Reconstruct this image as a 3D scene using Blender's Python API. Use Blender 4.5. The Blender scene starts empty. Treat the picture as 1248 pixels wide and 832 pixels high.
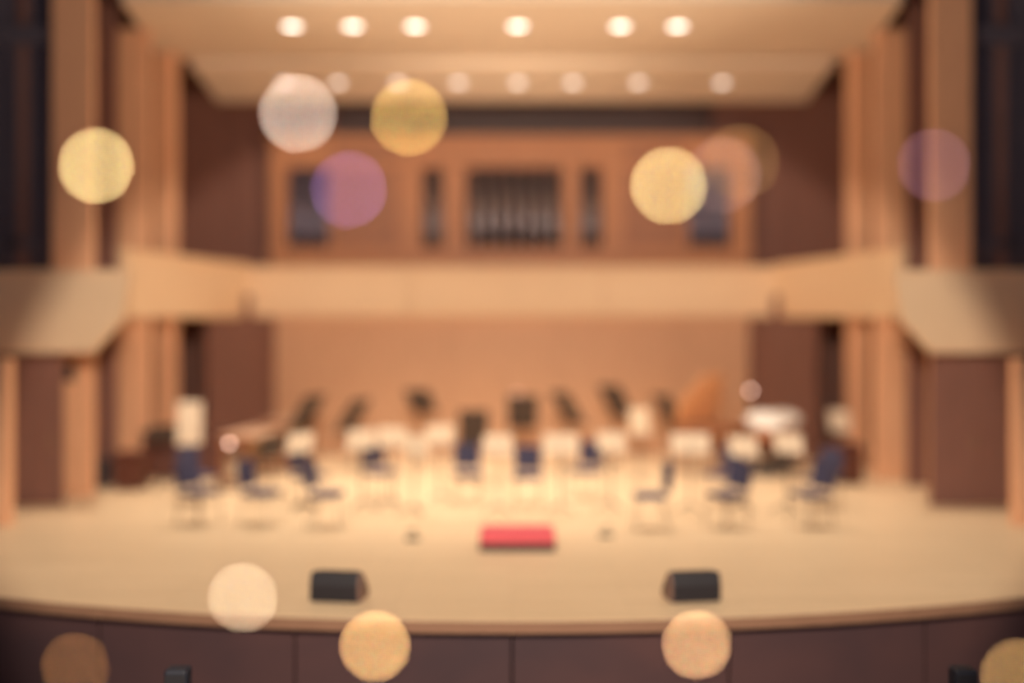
import bpy, bmesh, math, random
from mathutils import Vector, Matrix
random.seed(4)
S = bpy.context.scene
COL = S.collection
PI = math.pi

# ------------------------------------------------------------------ materials
def srgb(r, g, b):
    f = lambda c: (c/255/12.92) if c/255 <= .04045 else ((c/255+.055)/1.055)**2.4
    return (f(r), f(g), f(b), 1)

def new_mat(name):
    m = bpy.data.materials.new(name); m.use_nodes = True
    return m, m.node_tree.nodes, m.node_tree.links, m.node_tree.nodes['Principled BSDF']

def plain(name, col, rough=.5, metal=0., noise=.08, scale=6., spec=.4):
    m, n, l, b = new_mat(name)
    b.inputs['Roughness'].default_value = rough; b.inputs['Metallic'].default_value = metal
    b.inputs['Specular IOR Level'].default_value = spec
    tc = n.new('ShaderNodeTexCoord'); nz = n.new('ShaderNodeTexNoise')
    nz.inputs['Scale'].default_value = scale; nz.inputs['Detail'].default_value = 4
    mx = n.new('ShaderNodeMix'); mx.data_type = 'RGBA'
    c = col
    mx.inputs[6].default_value = tuple(v*(1-noise) for v in c[:3])+(1,)
    mx.inputs[7].default_value = tuple(min(1, v*(1+noise)) for v in c[:3])+(1,)
    l.new(tc.outputs['Object'], nz.inputs['Vector']); l.new(nz.outputs['Fac'], mx.inputs[0])
    l.new(mx.outputs[2], b.inputs['Base Color'])
    return m

def wood(name, c1, c2, rough=.45, stretch=(6, 6, .5), scale=1.0, spec=.35):
    """grain stretched along one axis (z by default)"""
    m, n, l, b = new_mat(name)
    b.inputs['Roughness'].default_value = rough
    b.inputs['Specular IOR Level'].default_value = spec
    tc = n.new('ShaderNodeTexCoord'); mp = n.new('ShaderNodeMapping'); nz = n.new('ShaderNodeTexNoise')
    mp.inputs['Scale'].default_value = stretch
    nz.inputs['Scale'].default_value = scale*3; nz.inputs['Detail'].default_value = 6; nz.inputs['Distortion'].default_value = .6
    cr = n.new('ShaderNodeValToRGB')
    cr.color_ramp.elements[0].position = .3; cr.color_ramp.elements[0].color = c1
    cr.color_ramp.elements[1].position = .7; cr.color_ramp.elements[1].color = c2
    l.new(tc.outputs['Object'], mp.inputs[0]); l.new(mp.outputs[0], nz.inputs['Vector'])
    l.new(nz.outputs['Fac'], cr.inputs[0]); l.new(cr.outputs[0], b.inputs['Base Color'])
    return m

def emitter(name, col, strength):
    m, n, l, b = new_mat(name)
    n.remove(b); e = n.new('ShaderNodeEmission')
    e.inputs[0].default_value = tuple(col[:3])+(1,); e.inputs[1].default_value = strength
    l.new(e.outputs[0], n['Material Output'].inputs[0])
    return m

def floor_mat():
    m, n, l, b = new_mat('stage_boards')
    b.inputs['Roughness'].default_value = .42; b.inputs['Specular IOR Level'].default_value = .35
    tc = n.new('ShaderNodeTexCoord'); br = n.new('ShaderNodeTexBrick')
    br.inputs['Color1'].default_value = (.82, .62, .41, 1); br.inputs['Color2'].default_value = (.75, .56, .365, 1)
    br.inputs['Mortar'].default_value = (.55, .41, .26, 1)
    br.inputs['Scale'].default_value = 1; br.inputs['Mortar Size'].default_value = .004
    br.inputs['Brick Width'].default_value = 2.4; br.inputs['Row Height'].default_value = .11
    nz = n.new('ShaderNodeTexNoise'); nz.inputs['Scale'].default_value = .5; nz.inputs['Detail'].default_value = 3
    mx = n.new('ShaderNodeMix'); mx.data_type = 'RGBA'; mx.blend_type = 'MULTIPLY'
    cr = n.new('ShaderNodeValToRGB')
    cr.color_ramp.elements[0].color = (.92, .90, .88, 1); cr.color_ramp.elements[1].color = (1, 1, 1, 1)
    l.new(tc.outputs['Object'], br.inputs['Vector']); l.new(tc.outputs['Object'], nz.inputs['Vector'])
    l.new(nz.outputs['Fac'], cr.inputs[0]); mx.inputs[0].default_value = 1
    l.new(br.outputs['Color'], mx.inputs[6]); l.new(cr.outputs[0], mx.inputs[7])
    l.new(mx.outputs[2], b.inputs['Base Color'])
    return m

M = {}
M['floor'] = floor_mat()
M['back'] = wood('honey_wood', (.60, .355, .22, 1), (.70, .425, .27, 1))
M['organ'] = wood('organ_wood', (.60, .275, .14, 1), (.70, .33, .17, 1))
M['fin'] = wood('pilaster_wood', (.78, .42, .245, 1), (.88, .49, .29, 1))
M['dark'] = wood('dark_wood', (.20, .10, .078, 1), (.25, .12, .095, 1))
M['gloom'] = wood('umber_wood', (.09, .08, .105, 1), (.12, .105, .135, 1))  # dark tone puts the gallery's unlit depth into the colour
M['loft'] = wood('loft_wood', (.26, .115, .085, 1), (.31, .14, .105, 1))
M['strip'] = wood('strip_wood', (.09, .055, .052, 1), (.12, .07, .065, 1))  # colour holds the shade under the ceiling
M['organ_panel'] = wood('organ_panel_wood', (.45, .205, .115, 1), (.52, .24, .14, 1))
M['parapet'] = plain('pale_parapet', (.82, .595, .39, 1), .55, noise=.04, scale=2)
M['ceil'] = plain('ceiling_plaster', (.82, .67, .52, 1), .7, noise=.03, scale=1)
M['apron'] = wood('apron_wood', (.064, .038, .043, 1), (.100, .050, .049, 1), stretch=(.5, .5, .8), scale=.35)
M['apron_edge'] = wood('apron_edge', (.26, .14, .09, 1), (.30, .165, .105, 1), stretch=(.6, 6, 6))
M['navy'] = plain('navy_fabric', srgb(76, 74, 98), .85, noise=.15, scale=40, spec=.15)
M['chrome'] = plain('brushed_steel', (.62, .52, .42, 1), .35, .8, .05, 20)
M['black'] = plain('black_enamel', (.030, .025, .026, 1), .5, noise=.1, scale=12)
M['blackdesk'] = plain('black_desk', (.055, .036, .034, 1), .55, noise=.1, scale=12)
M['cream'] = plain('cream_desk', (.95, .83, .68, 1), .5, noise=.05, scale=8)
M['grille'] = plain('speaker_grille', (.02, .018, .022, 1), .7, noise=.3, scale=120)
M['cab'] = plain('speaker_cabinet', (.016, .014, .019, 1), .55, noise=.15, scale=60)
M['cabside'] = plain('cabinet_end', (.20, .12, .10, 1), .6, noise=.1, scale=30)
M['red'] = plain('red_carpet', (.74, .13, .16, 1), .95, noise=.12, scale=60, spec=.1)
M['copper'] = plain('copper_bowl', (.55, .24, .15, 1), .35, .7, .08, 5)
M['white'] = plain('drum_skin', (.92, .86, .80, 1), .45, noise=.03, scale=5)
M['rosewood'] = wood('rosewood_bar', (.62, .40, .27, 1), (.70, .46, .32, 1), stretch=(6, .5, 6))
M['lid'] = wood('lid_varnish', (.92, .46, .22, 1), (.98, .53, .26, 1), .35, stretch=(.6, 5, 5))
M['case'] = wood('case_varnish', (.30, .12, .06, 1), (.36, .15, .075, 1), .4, stretch=(.6, 5, 5))
M['celesta'] = wood('mahogany', (.10, .035, .025, 1), (.14, .05, .035, 1), .4)
M['ivory'] = plain('ivory_keys', (.80, .74, .62, 1), .4, noise=.03)
M['pipe'] = plain('pipe_tin', (.42, .37, .39, 1), .32, .7, .06, 3)
M['pipe2'] = plain('pipe_zinc', (.30, .27, .36, 1), .4, .6, .06, 3)
M['void'] = plain('organ_interior', (.012, .010, .014, 1), .8)
M['column'] = plain('navy_column', (.016, .018, .030, 1), .6)
M['house'] = plain('house_surface', (.07, .05, .05, 1), .8, noise=.1, scale=2)
M['bronze'] = plain('bronze', (.30, .2, .10, 1), .35, .9)
M['cord'] = plain('thin_cord', (.1, .08, .07, 1), .6)

# ------------------------------------------------------------------ mesh helpers
def MB(): return bmesh.new()

def box(bm, lo, hi, bev=0., mat=None):
    lo, hi = Vector(lo), Vector(hi)
    c = (lo+hi)/2; d = hi-lo
    mtx = Matrix.Translation(c) @ Matrix.Diagonal((d.x, d.y, d.z, 1))
    if mat is not None: mtx = mat @ mtx
    g = bmesh.ops.create_cube(bm, size=1, matrix=mtx)
    if bev > 0:
        es = list({e for v in g['verts'] for e in v.link_edges})
        bmesh.ops.bevel(bm, geom=es, offset=bev, segments=2, profile=.5, affect='EDGES')
    return bm

def tube(bm, pts, r, seg=8, caps=True):
    pts = [Vector(p) for p in pts]
    rs = r if isinstance(r, (list, tuple)) else [r]*len(pts)
    rings = []
    up = Vector((0, 0, 1))
    for i, p in enumerate(pts):
        t = (pts[min(i+1, len(pts)-1)]-pts[max(i-1, 0)]).normalized()
        a = up if abs(t.dot(up)) < .95 else Vector((1, 0, 0))
        u = t.cross(a).normalized(); v = t.cross(u).normalized()
        rings.append([bm.verts.new(p+(u*math.cos(2*PI*k/seg)+v*math.sin(2*PI*k/seg))*rs[i]) for k in range(seg)])
    for A, B in zip(rings, rings[1:]):
        for k in range(seg): bm.faces.new((A[k], A[(k+1) % seg], B[(k+1) % seg], B[k]))
    if caps: bm.faces.new(rings[0][::-1]); bm.faces.new(rings[-1])
    return bm

def lathe(bm, prof, seg=24, c=(0, 0, 0), mat=None):
    """prof: list of (r, z); closes onto the axis where r == 0"""
    c = Vector(c); rings = []
    for r, z in prof:
        if r < 1e-6: rings.append([bm.verts.new(c+Vector((0, 0, z)))])
        else: rings.append([bm.verts.new(c+Vector((r*math.cos(2*PI*k/seg), r*math.sin(2*PI*k/seg), z))) for k in range(seg)])
    for A, B in zip(rings, rings[1:]):
        for k in range(seg):
            a, b = (A[k % len(A)], A[(k+1) % seg % len(A)]), (B[(k+1) % seg % len(B)], B[k % len(B)])
            vs = []
            for v in a+b:
                if v not in vs: vs.append(v)
            if len(vs) >= 3: bm.faces.new(vs)
    if mat is not None:
        bmesh.ops.transform(bm, matrix=mat, verts=[v for r in rings for v in r])
    return bm

def prism(bm, poly, d, mat=None):
    """poly: closed outline of 3D points, extruded by vector d"""
    d = Vector(d)
    a = [bm.verts.new(Vector(p)) for p in poly]; b = [bm.verts.new(Vector(p)+d) for p in poly]
    n = len(a)
    bm.faces.new(a[::-1]); bm.faces.new(b)
    for i in range(n): bm.faces.new((a[i], a[(i+1) % n], b[(i+1) % n], b[i]))
    if mat is not None: bmesh.ops.transform(bm, matrix=mat, verts=a+b)
    return bm

def obj(name, bm, m, parent=None, smooth=False, loc=None):
    bmesh.ops.recalc_face_normals(bm, faces=bm.faces)
    me = bpy.data.meshes.new(name); bm.to_mesh(me); bm.free()
    me.materials.append(M[m] if isinstance(m, str) else m)
    if smooth:
        for p in me.polygons: p.use_smooth = True
    o = bpy.data.objects.new(name, me); COL.objects.link(o)
    if parent: o.parent = parent
    if loc: o.location = loc
    return o

def tag(o, label, cat, group=None, kind=None):
    o['label'] = label; o['category'] = cat
    if group: o['group'] = group
    if kind: o['kind'] = kind
    return o

def struct(name, bm, m, label, cat, parent=None, smooth=False):
    return tag(obj(name, bm, m, parent, smooth), label, cat, kind='structure')

def thing(name, label, cat, loc=(0, 0, 0), rz=0, group=None):
    o = bpy.data.objects.new(name, None); COL.objects.link(o)
    o.empty_display_size = .1
    o.location = loc; o.rotation_euler = (0, 0, rz)
    return tag(o, label, cat, group)

def dup(root, label, loc, rz=0, group=None):
    r = root.copy(); COL.objects.link(r); r.location = loc; r.rotation_euler = (0, 0, rz); r['label'] = label
    if group: r['group'] = group
    for ch in list(root.children):
        c = ch.copy(); COL.objects.link(c); c.parent = r
        for g in list(ch.children):
            d = g.copy(); COL.objects.link(d); d.parent = c
    return r

def sx(p, s): return (p[0]*s, p[1], p[2])

# ------------------------------------------------------------------ the setting
# stage floor: curved front edge (circle about (0, 26.42), radius 15.7), straight sides and back
R, CY = 15.7, 26.42
def arc(n=48, xmax=10.0, r=R):
    a = math.asin(xmax/r)
    return [(r*math.sin(-a+2*a*i/n), CY-r*math.cos(-a+2*a*i/n)) for i in range(n+1)]
bm = MB()
front = arc()
poly = [(x, y, -.06) for x, y in front]+[(10, 28.6, -.06), (-10, 28.6, -.06)]
prism(bm, poly, (0, 0, .06))
struct('floor', bm, 'floor', 'pale golden wooden stage floor with a curved front edge', 'floor')

# apron below the floor: nosing and panelled riser
bm = MB()
a1, a2 = arc(r=R+.04), arc(r=R+.002)
for (p, q), (s, t) in zip(zip(a1, a1[1:]), zip(a2, a2[1:])):
    vs = [bm.verts.new(v) for v in ((p[0], p[1], -.004), (q[0], q[1], -.004), (t[0], t[1], -.004), (s[0], s[1], -.004),
                                    (p[0], p[1], -.11), (q[0], q[1], -.11), (t[0], t[1], -.11), (s[0], s[1], -.11))]
    for f in ((0, 1, 2, 3), (7, 6, 5, 4), (0, 4, 5, 1), (3, 2, 6, 7)): bm.faces.new([vs[i] for i in f])
bmesh.ops.remove_doubles(bm, verts=bm.verts, dist=1e-4)
struct('trim_1', bm, 'apron_edge', 'dark wooden nosing strip along the curved front edge of the stage', 'trim')
bm = MB()
pn = arc(n=40, r=R-.08); pb = arc(n=40, r=R-.2)
for i in range(40):
    (x0, y0), (x1, y1) = pn[i], pn[i+1]
    (u0, v0), (u1, v1) = pb[i], pb[i+1]
    g = .012
    d = Vector((x1-x0, y1-y0)).normalized()*(g if i % 4 == 3 else 0)
    e = Vector((x1-x0, y1-y0)).normalized()*(g if i % 4 == 0 else 0)
    prism(bm, [(x0+e.x, y0+e.y, -1.1), (x1-d.x, y1-d.y, -1.1), (u1, v1, -1.1), (u0, v0, -1.1)], (0, 0, .985))
struct('wall_front', bm, 'apron', 'dark reddish brown panelled riser below the front of the stage', 'wall')
bm = MB()
box(bm, (-10.5, -4, -1.2), (10.5, 17, -1.1))
struct('floor_hall', bm, 'house', 'dark auditorium floor below the stage', 'floor')

# back wall under the choir balcony: vertical panels with narrow joints
bm = MB()
xs = [-5.4, -3.9, -1.42, 1.06, 3.85, 5.38]
for a, b in zip(xs, xs[1:]):
    box(bm, (a+.02, 25.0, 0), (b-.02, 25.1, 3.6))
box(bm, (-5.6, 25.06, 0), (5.6, 25.2, 3.6))
struct('wall_back', bm, 'back', 'honey wood panelled wall at the back of the stage under the balcony', 'wall')
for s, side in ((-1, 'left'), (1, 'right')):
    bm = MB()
    prism(bm, [sx((-5.4, 25.0, 0), s), sx((-6.62, 23.85, 0), s), sx((-6.75, 23.95, 0), s), sx((-5.5, 25.2, 0), s)], (0, 0, 3.6))  # shade under the balcony is put into the dark wall colour
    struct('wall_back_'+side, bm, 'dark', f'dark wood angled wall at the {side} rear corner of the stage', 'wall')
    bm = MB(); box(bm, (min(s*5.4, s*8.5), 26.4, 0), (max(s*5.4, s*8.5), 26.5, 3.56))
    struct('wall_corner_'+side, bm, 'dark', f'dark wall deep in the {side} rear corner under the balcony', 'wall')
# upper back wall behind the organ
bm = MB(); box(bm, (-9.4, 27.35, 3.0), (9.4, 27.5, 10.2))
for x in (-6.9, -5.95, 5.95, 6.9): box(bm, (x-.03, 27.3, 3.6), (x+.03, 27.36, 10.0))
struct('wall_loft', bm, 'loft', 'dark brown wall behind the organ above the choir balcony', 'wall')
bm = MB(); box(bm, (-7.0, 24.75, 3.55), (7.0, 27.35, 3.65))
struct('floor_loft', bm, 'loft', 'choir loft floor behind the rear balcony front', 'floor')

bm = MB(); box(bm, (-4.4, 27.22, 7.62), (4.95, 27.34, 8.6), .01)  # dark box drawn where shade falls above the organ
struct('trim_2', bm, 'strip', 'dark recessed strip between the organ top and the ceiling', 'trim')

# side walls: outer wall, fins and doors
for s, side in ((-1, 'left'), (1, 'right')):
    bm = MB()
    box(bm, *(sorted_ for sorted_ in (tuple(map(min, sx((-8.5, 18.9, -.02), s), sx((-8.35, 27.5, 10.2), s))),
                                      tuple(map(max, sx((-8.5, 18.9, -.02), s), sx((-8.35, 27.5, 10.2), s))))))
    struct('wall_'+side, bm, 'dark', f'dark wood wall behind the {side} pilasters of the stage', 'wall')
    # gallery wall above the near balcony, its unlit depth put into a dark colour
    bm = MB()
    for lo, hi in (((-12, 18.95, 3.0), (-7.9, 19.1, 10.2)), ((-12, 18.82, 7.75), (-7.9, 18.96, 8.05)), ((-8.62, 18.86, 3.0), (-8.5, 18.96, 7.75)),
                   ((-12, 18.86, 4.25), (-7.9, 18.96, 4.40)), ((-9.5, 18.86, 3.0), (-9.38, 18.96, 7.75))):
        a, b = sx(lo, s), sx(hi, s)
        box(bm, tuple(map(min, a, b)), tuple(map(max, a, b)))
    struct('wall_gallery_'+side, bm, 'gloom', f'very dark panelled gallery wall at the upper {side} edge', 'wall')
    fins = [(-7.85, -7.15, 18.72, 'nearest the front of the stage, beside the door'),
            (-7.6, -6.88, 20.8, 'second from the door'),
            (-7.36, -6.9, 22.6, 'farthest back, next to the rear corner')]
    for i, (x0, x1, y, w) in enumerate(fins):
        bm = MB()
        a, b = sx((x0, y, 0), s), sx((x1, y+.16, 10.0 if i == 0 else 8.54), s)
        box(bm, tuple(map(min, a, b)), tuple(map(max, a, b)), .015)
        xm = (x0+x1)/2
        a, b = sx((xm-.22, y+.15, 0), s), sx((xm-.08, y+.5, 10.0 if i == 0 else 8.54), s)
        box(bm, tuple(map(min, a, b)), tuple(map(max, a, b)))
        tag(obj('pilaster', bm, 'fin'), f'tall honey wood pilaster on the {side} side, {w}', 'pilaster', f'pilasters on the {side} side', 'structure')
    bm = MB()
    a, b = sx((-9.6, 15.9, 0), s), sx((-7.29, 16.1, 2.42), s)
    box(bm, tuple(map(min, a, b)), tuple(map(max, a, b)), .01)
    tag(obj('pilaster', bm, 'fin'), f'honey wood pilaster on the {side} side cut by the edge of the picture', 'pilaster', f'pilasters on the {side} side', 'structure')
    # door in the recess
    d = bpy.data.objects.new('door_'+('1' if s < 0 else '2'), None); COL.objects.link(d); d.location = (s*7.75, 17.75, 0)
    tag(d, f'dark brown stage door under the {side} balcony', 'door', kind='structure')
    bm = MB(); box(bm, (-.42, 0, .01), (.40, .05, 2.38), .006)
    for z0, z1 in ((.15, 1.05), (1.2, 2.2)):
        for x0, x1 in ((-.36, -.03), (.03, .34)): box(bm, (x0, -.012, z0), (x1, .01, z1), .008)
    obj('door_leaf', bm, 'dark', d)
    bm = MB(); box(bm, (-.95, .02, 0), (-.42, .12, 2.44)); box(bm, (.40, .02, 0), (.46, .12, 2.44)); box(bm, (-.42, .02, 2.38), (.40, .12, 2.44))
    obj('door_frame', bm, 'dark', d)
    bm = MB(); tube(bm, [(.3*-s, -.04, .9), (.3*-s, -.04, 1.15)], .012); tube(bm, [(.3*-s, -.04, .93), (.3*-s, .01, .93)], .008); tube(bm, [(.3*-s, -.04, 1.12), (.3*-s, .01, 1.12)], .008)
    obj('handle', bm, 'bronze', d)
    # dark recess panel joining the door bay to the first pilaster and the outer wall
    bm = MB()
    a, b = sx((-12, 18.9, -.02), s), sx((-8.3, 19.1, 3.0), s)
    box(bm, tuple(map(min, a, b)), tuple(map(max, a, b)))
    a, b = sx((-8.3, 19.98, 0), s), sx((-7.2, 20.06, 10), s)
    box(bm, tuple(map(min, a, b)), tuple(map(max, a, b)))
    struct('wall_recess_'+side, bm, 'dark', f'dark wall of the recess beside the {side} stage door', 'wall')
    # small wall speaker on the first pilaster
    w = thing('wall_loudspeaker', f'small dark oblong loudspeaker on the {side} pilaster beside the door', 'speaker', (s*7.5, 18.72, 2.12), 0, 'loudspeakers on the pilasters')
    bm = MB(); box(bm, (-.075, -.13, -.16), (.075, -.02, .16), .02); obj('cabinet', bm, 'cabside', w)
    bm = MB(); box(bm, (-.06, -.138, -.14), (.06, -.128, .14), .004); obj('grille', bm, 'grille', w)
    bm = MB(); box(bm, (-.02, -.03, -.05), (.02, .0, .05)); obj('bracket', bm, 'black', w)

# balcony fronts
def parapet(pts, z0, z1, th, name, label, zs=None):
    """pts: plan points of the outer face, back face is shifted by th"""
    bm = MB()
    for (p, q) in zip(pts, pts[1:]):
        prism(bm, [(p[0], p[1], z0), (q[0], q[1], z0), (q[0]+th[0], q[1]+th[1], z0), (p[0]+th[0], p[1]+th[1], z0)], (0, 0, z1-z0))
    return struct(name, bm, 'parapet', label, 'balcony')
bm = MB()
for a, b in ((-5.95, -2.28), (-2.26, 2.02), (2.04, 5.95)): box(bm, (a, 24.6, 3.13), (b, 24.76, 4.20), .01)
box(bm, (-5.95, 24.56, 4.19), (5.95, 24.82, 4.25), .01)
box(bm, (-6.3, 24.64, 3.12), (6.3, 25.1, 3.18))
for a in (-1, 1): box(bm, (min(a*5.9, a*6.25), 24.62, 3.13), (max(a*5.9, a*6.25), 24.8, 4.24))
struct('balcony_front', bm, 'parapet', 'long pale balcony front across the back of the stage below the organ', 'balcony')
for s, side in ((-1, 'left'), (1, 'right')):
    bm = MB()
    P, Q = (-7.0, 19.9), (-5.95, 24.6)
    prism(bm, [sx((P[0], P[1], 3.06), s), sx((Q[0], Q[1], 3.13), s), sx((Q[0]-.16, Q[1]+.04, 3.13), s), sx((P[0]-.16, P[1]+.04, 3.06), s)], (0, 0, 1.19))
    prism(bm, [sx((P[0]+.04, P[1]-.02, 4.25), s), sx((Q[0]+.04, Q[1], 4.25), s), sx((Q[0]-.2, Q[1]+.04, 4.25), s), sx((P[0]-.2, P[1]+.04, 4.25), s)], (0, 0, .06))
    prism(bm, [sx((P[0]-.1, P[1], 3.05), s), sx((Q[0]-.1, Q[1], 3.1), s), sx((-8.3, 24.6, 3.1), s), sx((-8.3, 19.9, 3.05), s)], (0, 0, .1))
    struct('balcony_front_side_'+side, bm, 'parapet', f'pale slanted balcony front on the {side} side, next to the rear balcony', 'balcony')
    bm = MB()
    prism(bm, [sx(p, s) for p in ((-12, 17.3, 2.45), (-6.62, 17.3, 2.48), (-6.14, 17.3, 3.0), (-6.02, 17.3, 3.74), (-12, 17.3, 3.72))], (0, .16, 0))
    prism(bm, [sx(p, s) for p in ((-12, 17.26, 3.72), (-6.0, 17.26, 3.74), (-6.0, 17.26, 3.79), (-12, 17.26, 3.77))], (0, .24, 0))
    prism(bm, [sx(p, s) for p in ((-6.62, 17.46, 2.48), (-6.14, 17.46, 3.0), (-6.02, 17.46, 3.74), (-6.2, 17.46, 3.74), (-6.78, 17.46, 2.48))], (-s*.98, 2.42, 0))
    prism(bm, [sx(p, s) for p in ((-12, 17.46, 2.5), (-6.7, 17.46, 2.5), (-7.6, 19.9, 2.5), (-12, 18.9, 2.5))], (0, 0, .1))
    struct('balcony_front_near_'+side, bm, 'parapet', f'big pale balcony front nearest the audience on the {side} side, above the stage door', 'balcony')

# ceiling: two sloped reflector panels over the stage with coves, roof above
def panel(bm, x, y0, z0, y1, z1, t=.12):
    prism(bm, [(-x, y0, z0), (x, y0, z0), (x, y1, z1), (-x, y1, z1)], (0, 0, t))
bm = MB(); prism(bm, [(-6.85, 19.25, 8.6), (6.85, 19.25, 8.6), (7.45, 23.35, 8.55), (-7.45, 23.35, 8.55)], (0, 0, .2))
struct('ceiling_panel_front', bm, 'ceil', 'wide pale ceiling reflector panel with the bright row of downlights', 'ceiling')
bm = MB(); panel(bm, 6.72, 23.0, 8.36, 25.1, 8.04, .15)
struct('ceiling_panel_rear', bm, 'ceil', 'narrower pale ceiling panel at the back with the dim row of downlights', 'ceiling')
bm = MB(); box(bm, (-12, 19.0, 10.1), (12, 27.6, 10.3))
struct('ceiling', bm, 'gloom', 'dark roof above the ceiling reflector panels', 'ceiling')
bm = MB(); box(bm, (-12, -4, 9.4), (12, 19.1, 9.6)); box(bm, (-12, 18.9, 9.3), (12, 19.1, 10.3))
struct('ceiling_hall', bm, 'house', 'dark auditorium ceiling in front of the stage', 'ceiling')
for s, side in ((-1, 'left'), (1, 'right')):
    bm = MB(); a, b = (s*12, -4, -1.2), (s*12.2, 19, 10)
    box(bm, tuple(map(min, a, b)), tuple(map(max, a, b)))
    struct('wall_hall_'+side, bm, 'house', f'dark auditorium side wall on the {side}', 'wall')

# ceiling downlights
def downlight(x, y, z, em, label, group, r=.17, tilt=0):
    t = thing('downlight', label, 'light', (x, y, z), 0, group)
    t.rotation_euler = (tilt, 0, 0)
    bm = MB(); lathe(bm, [(r, -.004), (r+.03, -.004), (r+.03, .02), (r, .02), (r, -.004)], 24); obj('trim_ring', bm, 'cream', t)
    bm = MB(); lathe(bm, [(0, -.002), (r, -.002), (r, .012), (0, .012)], 24); obj('lens', bm, em, t)
    return t
em1 = emitter('downlight_bright', (1, .88, .74), 5.0); em2 = emitter('downlight_dim', (1, .80, .66), 2.5)
nth = ['first', 'second', 'third', 'fourth', 'fifth', 'sixth', 'seventh', 'eighth']
y1 = 20.8; z1 = 8.6-.05*(y1-19.25)/4.1
for i, px in enumerate((356, 430, 506, 631, 756, 826)):
    downlight((px-624)/1338*y1, y1, z1, em1, f'{nth[i]} bright downlight from the left in the front ceiling row of six', 'bright front row of ceiling downlights', .155)
y2 = 23.95; z2 = 8.36-.32*(y2-23.0)/2.1
tl = -math.atan(.32/2.1)
for i, px in enumerate((347, 412, 485, 559, 631, 698, 778, 880)):
    downlight((px-624)/1338*y2, y2, z2, em2, f'{nth[i]} dim downlight from the left in the rear ceiling row of eight', 'dim rear row of ceiling downlights', .13, tl)

# ------------------------------------------------------------------ pipe organ
org = thing('pipe_organ', 'wide wooden pipe organ front with grey pipes above the rear balcony', 'organ', (0, 26.95, 3.65))
def ob(z): return z-3.65
bm = MB()
hx0, hx1 = -5.93, 5.87
opens = [(-5.53, -4.48), (-2.2, -1.7), (-1.12, 1.23), (1.67, 2.2), (4.32, 5.37)]
zb, zt = ob(4.86), ob(6.80)
box(bm, (hx0, 0, 0), (hx1, .12, zb)); box(bm, (hx0, 0, zt), (hx1, .12, ob(7.58)))
ed = [hx0]+[v for o in opens for v in o]+[hx1]
for a, b in zip(ed[0::2], ed[1::2]): box(bm, (a, 0, zb), (b, .12, zt))
obj('case_front', bm, 'organ', org)
for a, b in ((-4.40, -2.80), (2.78, 4.24)):
    for z0, z1 in ((4.88, 6.78), (6.99, 7.38)):
        bm = MB(); box(bm, (a, -.03, ob(z0)), (b, .01, ob(z1)), .012); obj('panel', bm, 'organ_panel', org)
for x in (-2.72, 2.22):
    bm = MB(); box(bm, (x, -.07, 0), (x+.48, .0, ob(7.42)), .01); obj('pilaster_strip', bm, 'organ', org)
for x in (hx0, hx1-.3, -1.66, 1.26):
    bm = MB(); box(bm, (x, -.05, 0), (x+(.3 if abs(x) > 3 else .38), 0, ob(7.35)), .01); obj('pilaster_strip', bm, 'organ', org)
bm = MB(); box(bm, (hx0-.06, -.12, ob(7.42)), (hx1+.06, .12, ob(7.60)), .02); box(bm, (hx0-.03, -.09, ob(6.85)), (hx1+.03, 0, ob(6.97)), .01)
obj('cornice', bm, 'organ', org)
bm = MB(); box(bm, (hx0-.03, -.1, ob(4.62)), (hx1+.03, 0, ob(4.80)), .01)
obj('sill_rail', bm, 'organ', org)
bm = MB(); box(bm, (hx0, .36, 0), (hx1, .39, ob(7.58)))
obj('interior', bm, 'void', org)
def pipes(x0, x1, n, mat, rmax=1):
    w = (x1-x0)/n
    for k in range(n):
        x = x0+w*(k+.5); r = w*.44
        bm = MB()
        foot = zb-.05; mouth = zb+.42+.06*math.cos((k-(n-1)/2)*.6)
        lathe(bm, [(0, foot), (r*.3, foot), (r, mouth), (r, zt+.05), (0, zt+.05)], 16, (x, .2, 0))
        p = obj('pipe', bm, mat, org, True)
        bm = MB(); box(bm, (x-r*.55, .2-r-.012, mouth+.06), (x+r*.55, .2-r*.86, mouth+.12)); obj('mouth', bm, 'void', p)
pipes(-1.10, 1.21, 7, 'pipe'); pipes(-2.19, -1.71, 2, 'pipe'); pipes(1.68, 2.19, 2, 'pipe')
pipes(-5.52, -4.49, 4, 'pipe2'); pipes(4.33, 5.36, 4, 'pipe2')

# ------------------------------------------------------------------ conductor's podium
pod = thing('conductor_podium', 'low red carpeted conductor podium on a black base at the middle of the stage', 'podium', (.07, 14.45, 0))
bm = MB(); box(bm, (-.485, -.38, 0), (.485, .38, .095), .006); obj('base', bm, 'black', pod)
bm = MB(); box(bm, (-.485, -.38, .096), (.485, .38, .21), .02); obj('carpet_top', bm, 'red', pod)

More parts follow.
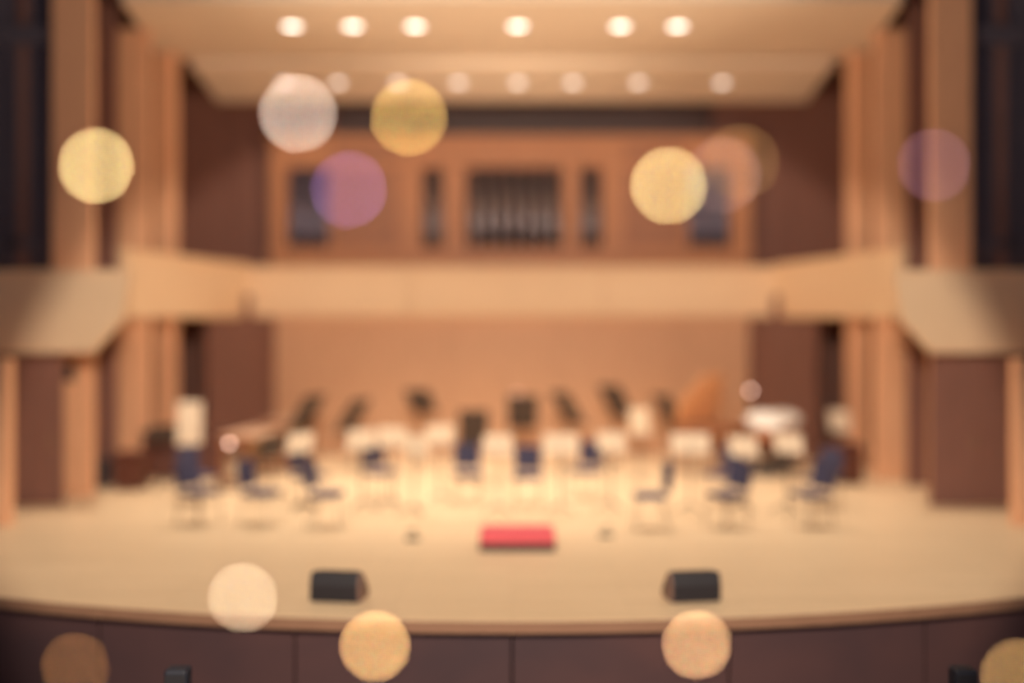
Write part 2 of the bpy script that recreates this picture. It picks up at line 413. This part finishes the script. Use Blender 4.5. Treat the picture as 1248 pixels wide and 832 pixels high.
# ------------------------------------------------------------------ stage wedge monitors
def wedge(x, y, rz, label, s):
    t = thing('wedge_monitor', label, 'speaker', (x, y, 0), rz, 'stage monitors at the front edge')
    prof = [(-.16, 0), (.2, 0), (.22, .05), (-.02, .30), (-.12, .30), (-.17, .18)]
    bm = MB(); prism(bm, [(-.245, p[0], p[1]) for p in prof], (.49, 0, 0)); bmesh.ops.bevel(bm, geom=list(bm.edges), offset=.008, segments=2, affect='EDGES')
    obj('cabinet', bm, 'cab', t)
    bm = MB(); prism(bm, [(s*.246, p[0]*.96, .005+p[1]*.96) for p in prof], (s*.022, 0, 0)); e = obj('end_panel', bm, 'cabside', t); e['label'] = 'brown end panel facing the centre'  # inward end is browner to carry the light falling on it
    bm = MB(); prism(bm, [(s*-.246, p[0]*.96, .005+p[1]*.96) for p in prof], (s*-.022, 0, 0)); obj('end_panel', bm, 'cab', t)
    bm = MB(); prism(bm, [(-.22, .212, .07), (-.22, .0, .291), (-.22, .008, .300), (-.22, .222, .078)], (.44, 0, 0)); obj('grille', bm, 'grille', t)
    bm = MB(); tube(bm, [(s*.268, -.05, .15), (s*.29, -.05, .16), (s*.29, .05, .16), (s*.268, .05, .15)], .008); obj('handle', bm, 'black', t)
    return t
wedge(-1.83, 11.62, math.radians(-8), 'black wedge monitor on the left of the front stage edge', 1)
wedge(1.90, 11.62, math.radians(8), 'black wedge monitor on the right of the front stage edge', -1)

# small floor microphones
def floor_mic(x, y, label):
    t = thing('floor_microphone', label, 'microphone', (x, y, 0), 0, 'low microphones on the stage floor')
    bm = MB(); lathe(bm, [(0, 0), (.11, 0), (.105, .02), (.03, .03), (0, .03)], 20); obj('base', bm, 'black', t, True)
    bm = MB(); tube(bm, [(0, 0, .025), (0, 0, .1)], .008); obj('stem', bm, 'black', t)
    bm = MB(); tube(bm, [(-.06, 0, .105), (-.01, 0, .11), (.06, .0, .115)], [.012, .016, .02], 10); obj('capsule', bm, 'black', t)
floor_mic(-1.35, 14.9, 'small dark microphone on the floor to the left of the red podium')
floor_mic(1.30, 15.15, 'small dark microphone on the floor to the right of the red podium')

# ------------------------------------------------------------------ chairs
def make_chair():
    t = thing('orchestra_chair', '', 'chair', (0, 0, 0), 0, 'navy orchestra chairs')
    bm = MB(); box(bm, (-.23, -.22, .43), (.23, .22, .49), .025); obj('seat', bm, 'navy', t, True)
    bm = MB()
    n = 6
    for i in range(n):
        a0, a1_ = -.22+.44*i/n, -.22+.44*(i+1)/n
        c = lambda a: .235-.05*(1-(a/.22)**2)*-1
        f = lambda a: .20+.05*(1-(a/.22)**2)
        prism(bm, [(a0, f(a0), .54), (a1_, f(a1_), .54), (a1_, f(a1_)+.05, .54), (a0, f(a0)+.05, .54)], (0, .045, .38))
    bmesh.ops.remove_doubles(bm, verts=bm.verts, dist=1e-4)
    obj('backrest', bm, 'navy', t)
    for s in (-1, 1):
        bm = MB(); tube(bm, [(s*.21, -.19, .43), (s*.225, -.225, 0)], .012); obj('leg', bm, 'chrome', t)
        bm = MB(); tube(bm, [(s*.21, .17, .43), (s*.225, .25, 0)], .012); obj('leg', bm, 'chrome', t)
        bm = MB(); tube(bm, [(s*.215, .17, .43), (s*.215, .235, .55), (s*.215, .25, .60)], .011); obj('back_upright', bm, 'chrome', t)
    bm = MB(); tube(bm, [(-.21, -.19, .425), (.21, -.19, .425), (.21, .19, .425), (-.21, .19, .425), (-.21, -.19, .425)], .011); obj('seat_frame', bm, 'chrome', t)
    return t
chair0 = make_chair(); first = [True]
def chair(x, y, deg, label):
    """deg 0: sitter looks towards the audience (-y); 90: looks towards +x"""
    rz = math.radians(deg)
    if first[0]:
        first[0] = False; chair0.location = (x, y, 0); chair0.rotation_euler.z = rz; chair0['label'] = label
    else: dup(chair0, label, (x, y, 0), rz)
chair(-4.58, 16.1, 62, 'navy chair in the front row at the far left, nearest the white board')
chair(-3.66, 16.05, 75, 'navy chair in the front row, second from the far left')
chair(-2.68, 15.95, 85, 'navy chair in the front row on the left, closest to the podium')
chair(-2.2, 18.4, 40, 'navy chair behind the two arched pale stands left of centre')
chair(-.72, 18.15, 8, 'navy chair just left of the centre line, behind the podium')
chair(.25, 17.85, -4, 'navy chair on the centre line straight behind the podium')
chair(1.25, 18.6, -30, 'navy chair just right of the centre line, behind the podium')
chair(1.98, 15.75, -88, 'navy chair in the front row on the right, closest to the podium')
chair(3.1, 15.85, -60, 'navy chair in the front row, second from the far right')
chair(4.32, 15.9, -66, 'navy chair in the front row at the far right')
chair(4.95, 17.6, -60, 'navy chair at the right end of the second row, behind the far right front chair')
chair(-5.1, 17.9, 62, 'navy chair at the left end of the second row, in front of the dark cabinet')
chair(-3.3, 17.9, 60, 'navy chair in the second row on the left, beside the marimba end')
chair(3.45, 18.0, -50, 'navy chair in the second row on the right, in front of the harpsichord')

# ------------------------------------------------------------------ music stands
def make_stand(deskmat, h, tilt, w=.5, hh=.35, glint_bead=None):
    t = thing('music_stand', '', 'music stand', (0, 0, 0))
    mt = Matrix.Translation((0, 0, h)) @ Matrix.Rotation(math.radians(tilt), 4, 'X')
    bm = MB(); box(bm, (-w/2, -.004, -hh/2), (w/2, .004, hh/2), .003, mt)
    dk = obj('desk', bm, deskmat, t)
    bm = MB(); box(bm, (-w/2, .0, -hh/2-.006), (w/2, .06, -hh/2+.004), 0, mt); obj('lip', bm, deskmat, dk)
    bm = MB(); tube(bm, [(0, -.03, .08), (0, -.03, h*.6)], .014); tube(bm, [(0, -.03, h*.6), (0, -.03, h-.05), (0, -.006, h)], .010); obj('pole', bm, 'black', t)
    bm = MB(); tube(bm, [(.01, -.03, h*.6), (.05, -.03, h*.6)], .012); obj('knob', bm, 'black', t)
    for k in range(3):
        a = 2*PI*k/3+PI/2
        bm = MB(); tube(bm, [(0, -.03, .14), (.12*math.cos(a), -.03+.12*math.sin(a), .09), (.26*math.cos(a), -.03+.26*math.sin(a), .012)], .011); obj('leg', bm, 'black', t)
    return t
# at rotation 0 the desk's plain back faces the audience (-y), the player sits at +y
stands = {}
def stand(kind, x, y, deg, label, **kw):
    group = 'pale music stands in the middle rows' if kind == 'pale' else 'black music stands in the back row'
    key = (kind, tuple(sorted(kw.items())))
    if key not in stands:
        t = make_stand('cream' if kind == 'pale' else 'blackdesk', **kw); stands[key] = t
        t.location = (x, y, 0); t.rotation_euler.z = math.radians(deg); t['label'] = label; t['group'] = group
        return t
    return dup(stands[key], label, (x, y, 0), math.radians(deg), group)
def pale(px, y, deg, label, h=1.06, tilt=14, w=.45, hh=.33):
    return stand('pale', (px-624)/1338*y, y, deg, label, h=h, tilt=tilt, w=w, hh=hh)
def dark(px, y, deg, label, h=1.2, tilt=36, w=.60, hh=.84):
    return stand('black', (px-624)/1338*y, y, deg, label, h=h, tilt=tilt, w=w, hh=hh)
pale(366, 17.3, 40, 'pale music stand between the marimba and the left front chairs')
pale(440, 17.4, 25, 'pale music stand forming the left half of the arched pair left of centre', h=1.1)
pale(478, 17.6, -4, 'pale music stand in the middle of the arched group left of centre', h=1.12)
pale(506, 16.9, -30, 'pale music stand forming the right half of the arched pair left of centre')
pale(536, 18.2, 10, 'pale music stand left of the two centre chairs', h=1.10)
pale(607, 17.0, 0, 'pale music stand between the two centre chairs')
pale(683, 17.1, 0, 'pale music stand right of the centre chair', w=.55)
pale(745, 17.4, -20, 'pale music stand right of centre, in front of the tall black stand')
pale(779, 20.2, -15, 'narrow pale music stand farther back between two black stands', h=1.15, w=.36, hh=.5)
pale(841, 17.2, -12, 'pale music stand directly in front of the orange harpsichord lid', w=.6)
pale(906, 17.3, -30, 'pale music stand in front of the copper timpani', h=1.0)
pale(961, 17.2, -35, 'pale music stand at the right, above the far right chair')
pale(1023, 22.1, -40, 'pale music stand farthest to the right against the dark rear corner', h=1.0, w=.42, hh=.45)
pale(231, 19.6, 22, 'tall pale upright stand board at the far left of the orchestra', h=1.17, tilt=10, w=.42, hh=.78)
dark(374, 21.6, 58, 'leftmost black music stand in the back row, right of the marimba', h=1.22)
dark(430, 22.2, 58, 'second black music stand from the left, above the arched pale stands', h=1.10)
dark(513, 22.6, -25, 'third black music stand from the left, taller than its neighbours', h=1.36, hh=.62)
dark(577, 20.4, 4, 'black music stand behind the chair just left of centre', h=1.02, w=.55)
dark(637, 21.8, 0, 'black music stand on the centre line behind the centre chair', h=1.2)
dark(692, 22.3, -52, 'black music stand just right of the centre line in the back row', h=1.24)
dark(751, 22.6, -45, 'tallest black music stand right of centre', h=1.36)
dark(816, 22.3, -58, 'rightmost black music stand, beside the orange harpsichord lid', h=1.18)
dark(199, 19.6, 40, 'small black music stand at the far left beside the pale upright board', h=.98, hh=.36, tilt=30)
dark(331, 18.6, 55, 'low black music stand in front of the marimba', h=.86, hh=.45, tilt=30)

# glowing beads on poles, imitating glints among the orchestra
def glint_bead(x, y, z, col, strength, label, r=.042):
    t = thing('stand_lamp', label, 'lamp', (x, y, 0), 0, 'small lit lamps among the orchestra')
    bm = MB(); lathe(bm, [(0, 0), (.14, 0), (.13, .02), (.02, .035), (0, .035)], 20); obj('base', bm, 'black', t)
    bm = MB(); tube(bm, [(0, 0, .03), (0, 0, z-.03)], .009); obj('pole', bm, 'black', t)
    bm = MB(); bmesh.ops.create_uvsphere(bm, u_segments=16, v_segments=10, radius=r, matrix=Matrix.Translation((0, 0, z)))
    obj('bulb', bm, emitter('lamp_glow', col, strength), t, True)  # sphere glows to imitate a glint
glint_bead(5.02, 23.1, 1.55, (1, .62, .48), 6, 'small lit lamp on a thin pole above the white drum heads')
glint_bead(-5.02, 19.5, .82, (1, .62, .46), 6, 'small lit lamp on a low pole beside the marimba, left')
glint_bead(.1, 23.2, 1.50, (1, .55, .40), 1.5, 'faint small lamp at the centre of the back row')

# ------------------------------------------------------------------ percussion
def timpani(x, y, label, r=.36, h=1.0, tilt=18):
    t = thing('kettledrum', label, 'drum', (x, y, 0), 0, 'copper kettledrums')
    mt = Matrix.Translation((0, 0, h)) @ Matrix.Rotation(math.radians(tilt), 4, 'X')
    bm = MB(); lathe(bm, [(r, -.01), (r*.99, -.14), (r*.85, -.32), (r*.5, -.47), (0, -.53)], 28, mat=mt); obj('bowl', bm, 'copper', t, True)
    bm = MB(); lathe(bm, [(0, .0), (r, .0), (r, .012), (0, .016)], 28, mat=mt); obj('drum_head', bm, 'white', t)
    bm = MB(); lathe(bm, [(r, -.03), (r+.03, -.03), (r+.03, .02), (r, .02), (r, -.03)], 28, mat=mt); obj('hoop', bm, 'chrome', t)
    for k in range(3):
        a = 2*PI*k/3+PI/2
        bm = MB(); tube(bm, [(r*.97*math.cos(a), r*.97*math.sin(a), h-.12), (r*.75*math.cos(a), r*.75*math.sin(a), .35), (r*1.0*math.cos(a), r*1.0*math.sin(a), .03)], .018); obj('strut', bm, 'black', t)
    bm = MB(); lathe(bm, [(0, .25), (.16, .25), (.2, .08), (.3, .0), (0, 0)], 20); obj('base', bm, 'black', t)
    bm = MB(); box(bm, (-.05, -.46, .02), (.05, -.22, .05), .008); obj('pedal', bm, 'chrome', t)
timpani(4.95, 21.45, 'copper kettledrum with a bright white head, left of the pair', h=1.06, tilt=24)
timpani(5.52, 22.35, 'copper kettledrum with a pinkish white head, right of the pair', h=1.04, tilt=20, r=.33)

def marimba(x, y, rz, n, ln, label, name):
    """long axis is local x"""
    t = thing(name, label, 'percussion', (x, y, 0), rz, 'bar instruments at the left')
    bm = MB()
    for yy in (-.3, -.02, .06, .28):
        tube(bm, [(-ln/2, yy*(1.0), .84), (ln/2, yy*.6, .84)], .018)
    obj('rail', bm, 'case', t)
    for sgn in (-1, 1):
        bm = MB(); box(bm, (sgn*ln/2-.03, -.36, .05), (sgn*ln/2+.03, .36, .12), .01); box(bm, (sgn*ln/2-.025, -.3, .12), (sgn*ln/2+.025, -.22, .9), .006); box(bm, (sgn*ln/2-.025, .2, .12), (sgn*ln/2+.025, .28, .9), .006); box(bm, (sgn*ln/2-.025, -.36, .78), (sgn*ln/2+.025, .34, .9), .006)
        e = obj('end_frame', bm, 'case', t)
        for yy in (-.3, .3):
            bm = MB(); tube(bm, [(sgn*ln/2-.015, yy, .032), (sgn*ln/2+.015, yy, .032)], .03, 12); obj('caster', bm, 'black', e)
    w = ln/n
    for k in range(n):
        xx = -ln/2+w*(k+.5); L = .42-.18*k/n
        bm = MB(); box(bm, (xx-w*.44, -.15-L/2, .87), (xx+w*.44, -.15+L/2, .892), .004); obj('bar', bm, 'rosewood', t)
        bm = MB(); tube(bm, [(xx, -.15, .83), (xx, -.15, .83-.55+.35*k/n)], w*.36, 10); obj('resonator', bm, 'bronze', t)
        if k % 7 not in (2, 6):
            bm = MB(); box(bm, (xx+w*.5-w*.4, .18-L/2*.8, .905), (xx+w*.5+w*.4, .18+L/2*.8, .927), .004); obj('bar', bm, 'rosewood', t)
marimba(-4.9, 20.8, math.radians(84), 24, 1.9, 'long wooden marimba at the left, nearer of the two bar instruments', 'marimba')
marimba(-4.75, 23.4, math.radians(78), 20, 1.5, 'smaller wooden xylophone behind the marimba, near the leftmost black stand', 'xylophone')

# ------------------------------------------------------------------ harpsichord with raised orange lid
hp = thing('harpsichord', 'wooden harpsichord with a raised bright orange lid right of centre', 'keyboard instrument', (3.93, 22.3, 0), math.radians(-137))
# local: keyboard end at x=0, tail towards +x, straight spine along y=0
L, W = 1.3, .88
wing = [(0, 0), (L, 0), (L, .34), (L*.86, .52), (L*.7, .70), (L*.52, .83), (L*.4, W), (0, W)]
hp_c = (-.45, -.1)
bm = MB(); prism(bm, [(x+hp_c[0], y+hp_c[1], .72) for x, y in wing], (0, 0, .22)); obj('case', bm, 'case', hp)
bm = MB()
mt = Matrix.Translation((hp_c[0], hp_c[1], .945)) @ Matrix.Rotation(math.radians(78), 4, 'X')
prism(bm, [(x, y*1.14, 0) for x, y in wing], (0, 0, .018), mt); lid_o = obj('lid', bm, 'lid', hp); lid_o['label'] = 'bright orange raised lid'
bm = MB(); tube(bm, [(hp_c[0]+.3, hp_c[1]+W-.1, .94), (hp_c[0]+.3, hp_c[1]+.17, 1.70)], .012); obj('lid_prop', bm, 'case', hp)
bm = MB()
for k in range(22): box(bm, (hp_c[0]-.14, hp_c[1]+.05+k*.0355, .80), (hp_c[0]+.0, hp_c[1]+.083+k*.0355, .815))
box(bm, (hp_c[0]-.16, hp_c[1], .72), (hp_c[0], hp_c[1]+W, .798), .005)
obj('keyboard', bm, 'ivory', hp)
for x, y in ((0, .08), (0, W-.08), (L*.5, .3), (L-.12, .12)):
    bm = MB(); tube(bm, [(hp_c[0]+x+.05, hp_c[1]+y, .72), (hp_c[0]+x+.05, hp_c[1]+y, 0)], [.035, .022]); obj('leg', bm, 'case', hp)

# ------------------------------------------------------------------ celesta cabinet at the far left, dark cases
ce = thing('celesta', 'low dark brown keyboard cabinet at the far left behind the chairs', 'keyboard instrument', (-6.2, 20.75, 0), math.radians(8))
bm = MB(); box(bm, (-.75, -.05, .06), (.75, .38, .88), .015); obj('cabinet', bm, 'celesta', ce)
bm = MB(); box(bm, (-.79, -.1, .88), (.79, .42, .92), .01); obj('top', bm, 'celesta', ce)
bm = MB(); box(bm, (-.70, .38, .56), (.70, .62, .62), .008); obj('keybed', bm, 'celesta', ce)
bm = MB(); box(bm, (-.62, .40, .62), (.62, .56, .64)); obj('keyboard', bm, 'ivory', ce)
for s in (-1, 1):
    bm = MB(); tube(bm, [(s*.66, .58, .56), (s*.66, .58, 0)], [.03, .022]); obj('leg', bm, 'celesta', ce)
    bm = MB(); box(bm, (s*.7-.05, -.08, 0), (s*.7+.05, .42, .06), .006); obj('foot', bm, 'celesta', ce)
def flight_case(x, y, rz, w, d, h, label, m='black'):
    t = thing('equipment_case', label, 'case', (x, y, 0), rz, 'dark cases beside the left pilasters')
    bm = MB(); box(bm, (-w/2, -d/2, .03), (w/2, d/2, h*.7), .012); obj('body', bm, m, t)
    bm = MB(); box(bm, (-w/2, -d/2, h*.7+.004), (w/2, d/2, h), .012); obj('lid', bm, m, t)
    for sx_ in (-1, 1):
        for sy in (-1, 1):
            bm = MB(); lathe(bm, [(0, 0), (.025, 0), (.025, .03), (0, .03)], 10, (sx_*(w/2-.05), sy*(d/2-.05), 0)); obj('foot', bm, 'black', t)
    bm = MB(); tube(bm, [(-.06, -d/2, h*.5), (-.06, -d/2-.03, h*.5), (.06, -d/2-.03, h*.5), (.06, -d/2, h*.5)], .007); obj('handle', bm, 'chrome', t)
flight_case(-7.38, 19.68, .1, .3, .40, .52, 'small black case on the floor in the dark gap between two left pilasters', 'column')
flight_case(-6.75, 19.55, -.15, .42, .5, .68, 'dark brown upright case on the floor in front of the second left pilaster', 'celesta')
flight_case(6.15, 20.3, .2, .5, .45, .75, 'dark brown upright case on the floor below the farthest right stand', 'celesta')

# narrow speaker columns on the hall floor in front of the stage
for x, lab in ((-2.86, 'dark blue speaker column standing below the stage on the left'), (3.86, 'dark blue speaker column standing below the stage on the right')):
    t = thing('speaker_column', lab, 'speaker', (x, 9.4, -1.1), 0, 'speaker columns in front of the stage')
    bm = MB(); box(bm, (-.10, -.09, .04), (.10, .09, 1.06), .03); obj('cabinet', bm, 'column', t)
    bm = MB(); box(bm, (-.085, -.1, .1), (.085, -.088, 1.02), .004); obj('grille', bm, 'grille', t)
    bm = MB(); box(bm, (-.14, -.13, 0), (.14, .13, .04), .006); obj('base', bm, 'black', t)

# ------------------------------------------------------------------ small globe bulbs hanging over the audience, far out of focus
RB = .0085
def bulb(px, py, y, e, gain, label):
    x = (px-624)/1338*y; z = 2.86-(py-400)/1338*y
    t = thing('hanging_bulb', label, 'light', (x, y, z), 0, 'little hanging bulbs over the audience')
    bm = MB(); tube(bm, [(0, 0, .03), (0, 0, 9.41-z)], .0006, 5); obj('cord', bm, 'cord', t)
    bm = MB(); lathe(bm, [(0, .034), (.0035, .034), (.0035, .006), (0, .006)], 10); obj('socket', bm, 'cord', t)
    m = emitter('bulb_glow', e, gain); m.cycles.emission_sampling = 'NONE'
    bm = MB(); bmesh.ops.create_uvsphere(bm, u_segments=20, v_segments=12, radius=RB); obj('globe', bm, m, t, True)
G = 1/((RB*1338/2.47/46)**2)
bulb(117, 202, 2.50, (.60, .44, .18), G, 'round pale yellow light disc in front of the left pilaster')
bulb(363, 138, 2.44, (.42, .32, .25), G, 'round greyish pink light disc below the left end of the dim downlights')
bulb(498, 143, 2.47, (.40, .24, .065), G, 'round amber light disc below the dim ceiling lights, left of centre')
bulb(425, 231, 2.46, (.10, .05, .12), G, 'faint mauve light disc over the left organ window')
bulb(815, 226, 2.47, (.56, .41, .17), G, 'bright pale yellow light disc beside the right organ window')
bulb(903, 197, 2.47, (.085, .045, .015), G, 'faint brown light disc overlapping the top of the right organ window')
bulb(882, 213, 2.46, (.09, .055, .05), G, 'faint pinkish light disc between the yellow and the brown discs')
bulb(1138, 201, 2.54, (.075, .035, .05), G, 'faint mauve light disc in front of the right pilaster')
bulb(296, 728, 2.66, (.34, .25, .16), G*.9, 'cream light disc over the left front edge of the stage')
bulb(457, 787, 2.62, (.62, .35, .13), G, 'amber light disc below the left wedge monitor')
bulb(849, 785, 2.66, (.56, .31, .14), G, 'amber light disc below the right wedge monitor')
bulb(92, 812, 2.68, (.12, .05, .016), G, 'dim brown light disc in the bottom left corner')
bulb(1240, 824, 2.50, (.28, .155, .055), G, 'tan light disc cut off by the bottom right corner')

# ------------------------------------------------------------------ lights
def spot(name, loc, target, power, ang, blend, col=(1, .86, .69), r=.15):
    l = bpy.data.lights.new(name, 'SPOT'); l.energy = power; l.spot_size = math.radians(ang); l.spot_blend = blend
    l.color = col; l.shadow_soft_size = r
    o = bpy.data.objects.new(name, l); COL.objects.link(o); o.location = loc
    o.rotation_euler = (Vector(target)-Vector(loc)).to_track_quat('-Z', 'Y').to_euler()
    return o
for px in (356, 430, 506, 631, 756, 826):
    x = (px-624)/1338*20.8
    spot('downlight_beam', (x, 20.8, 8.5), (x*.9, 20.2, 0), 800, 80, .9)
for px in (347, 485, 631, 778, 880):
    x = (px-624)/1338*23.9
    spot('rear_downlight_beam', (x, 23.9, 8.1), (x*.9, 23.4, 0), 250, 80, .9)
for x, p in ((-5.2, 1650), (-1.8, 680), (1.8, 680), (5.2, 1650)):
    spot('stage_lantern', (x, 17.4 if abs(x) > 3 else 15.2, 9.2), (x*1.0, 16.2, 0), p, 84, 1.0)
spot('front_of_house', (0, 1.0, 6.0), (0, 17.3, .31), 6900, 52.0, .06, col=(1, .84, .66), r=.35)
pl = bpy.data.lights.new('hall_pendant', 'POINT'); pl.energy = 260; pl.color = (1, .86, .74); pl.shadow_soft_size = .25  # unseen point light added to put a highlight on the organ pipes
po = bpy.data.objects.new('hall_pendant', pl); COL.objects.link(po); po.location = (0, -1.0, 8.6)
for s in (-1, 1):
    spot('wall_uplight', (s*11, 8.0, 3.0), (s*-.5, 18.0, 8.4), 7700, 47, 1.0, col=(1, .80, .60), r=.4)  # unseen spots added to brighten the ceiling and organ

w = bpy.data.worlds.new('dim_house_light'); S.world = w; w.use_nodes = True  # even tinted ambient added to lift the dark tones
w.node_tree.nodes['Background'].inputs[0].default_value = (.72, .61, .72, 1)
w.node_tree.nodes['Background'].inputs[1].default_value = .6

# ------------------------------------------------------------------ camera
cam = bpy.data.cameras.new('camera'); co = bpy.data.objects.new('camera', cam); COL.objects.link(co)
co.location = (0, 0, 2.86); co.rotation_euler = (PI/2, 0, 0)
cam.sensor_width = 36; cam.lens = 1338/1248*36; cam.shift_y = -16/1248
cam.clip_start = .05
cam.dof.use_dof = True; cam.dof.focus_distance = 8.06
cam.dof.aperture_fstop = (cam.lens/1000)/.245
S.camera = co

S.view_settings.view_transform = 'Standard'; S.view_settings.look = 'None'
S.view_settings.exposure = .04; S.view_settings.gamma = 1; S.view_settings.use_curve_mapping = False
cy = S.cycles
cy.use_denoising = True
cy.use_adaptive_sampling = False
cy.sample_clamp_indirect = 4; cy.sample_clamp_direct = 0
cy.max_bounces = 8; cy.diffuse_bounces = 5
cy.caustics_reflective = False; cy.caustics_refractive = False
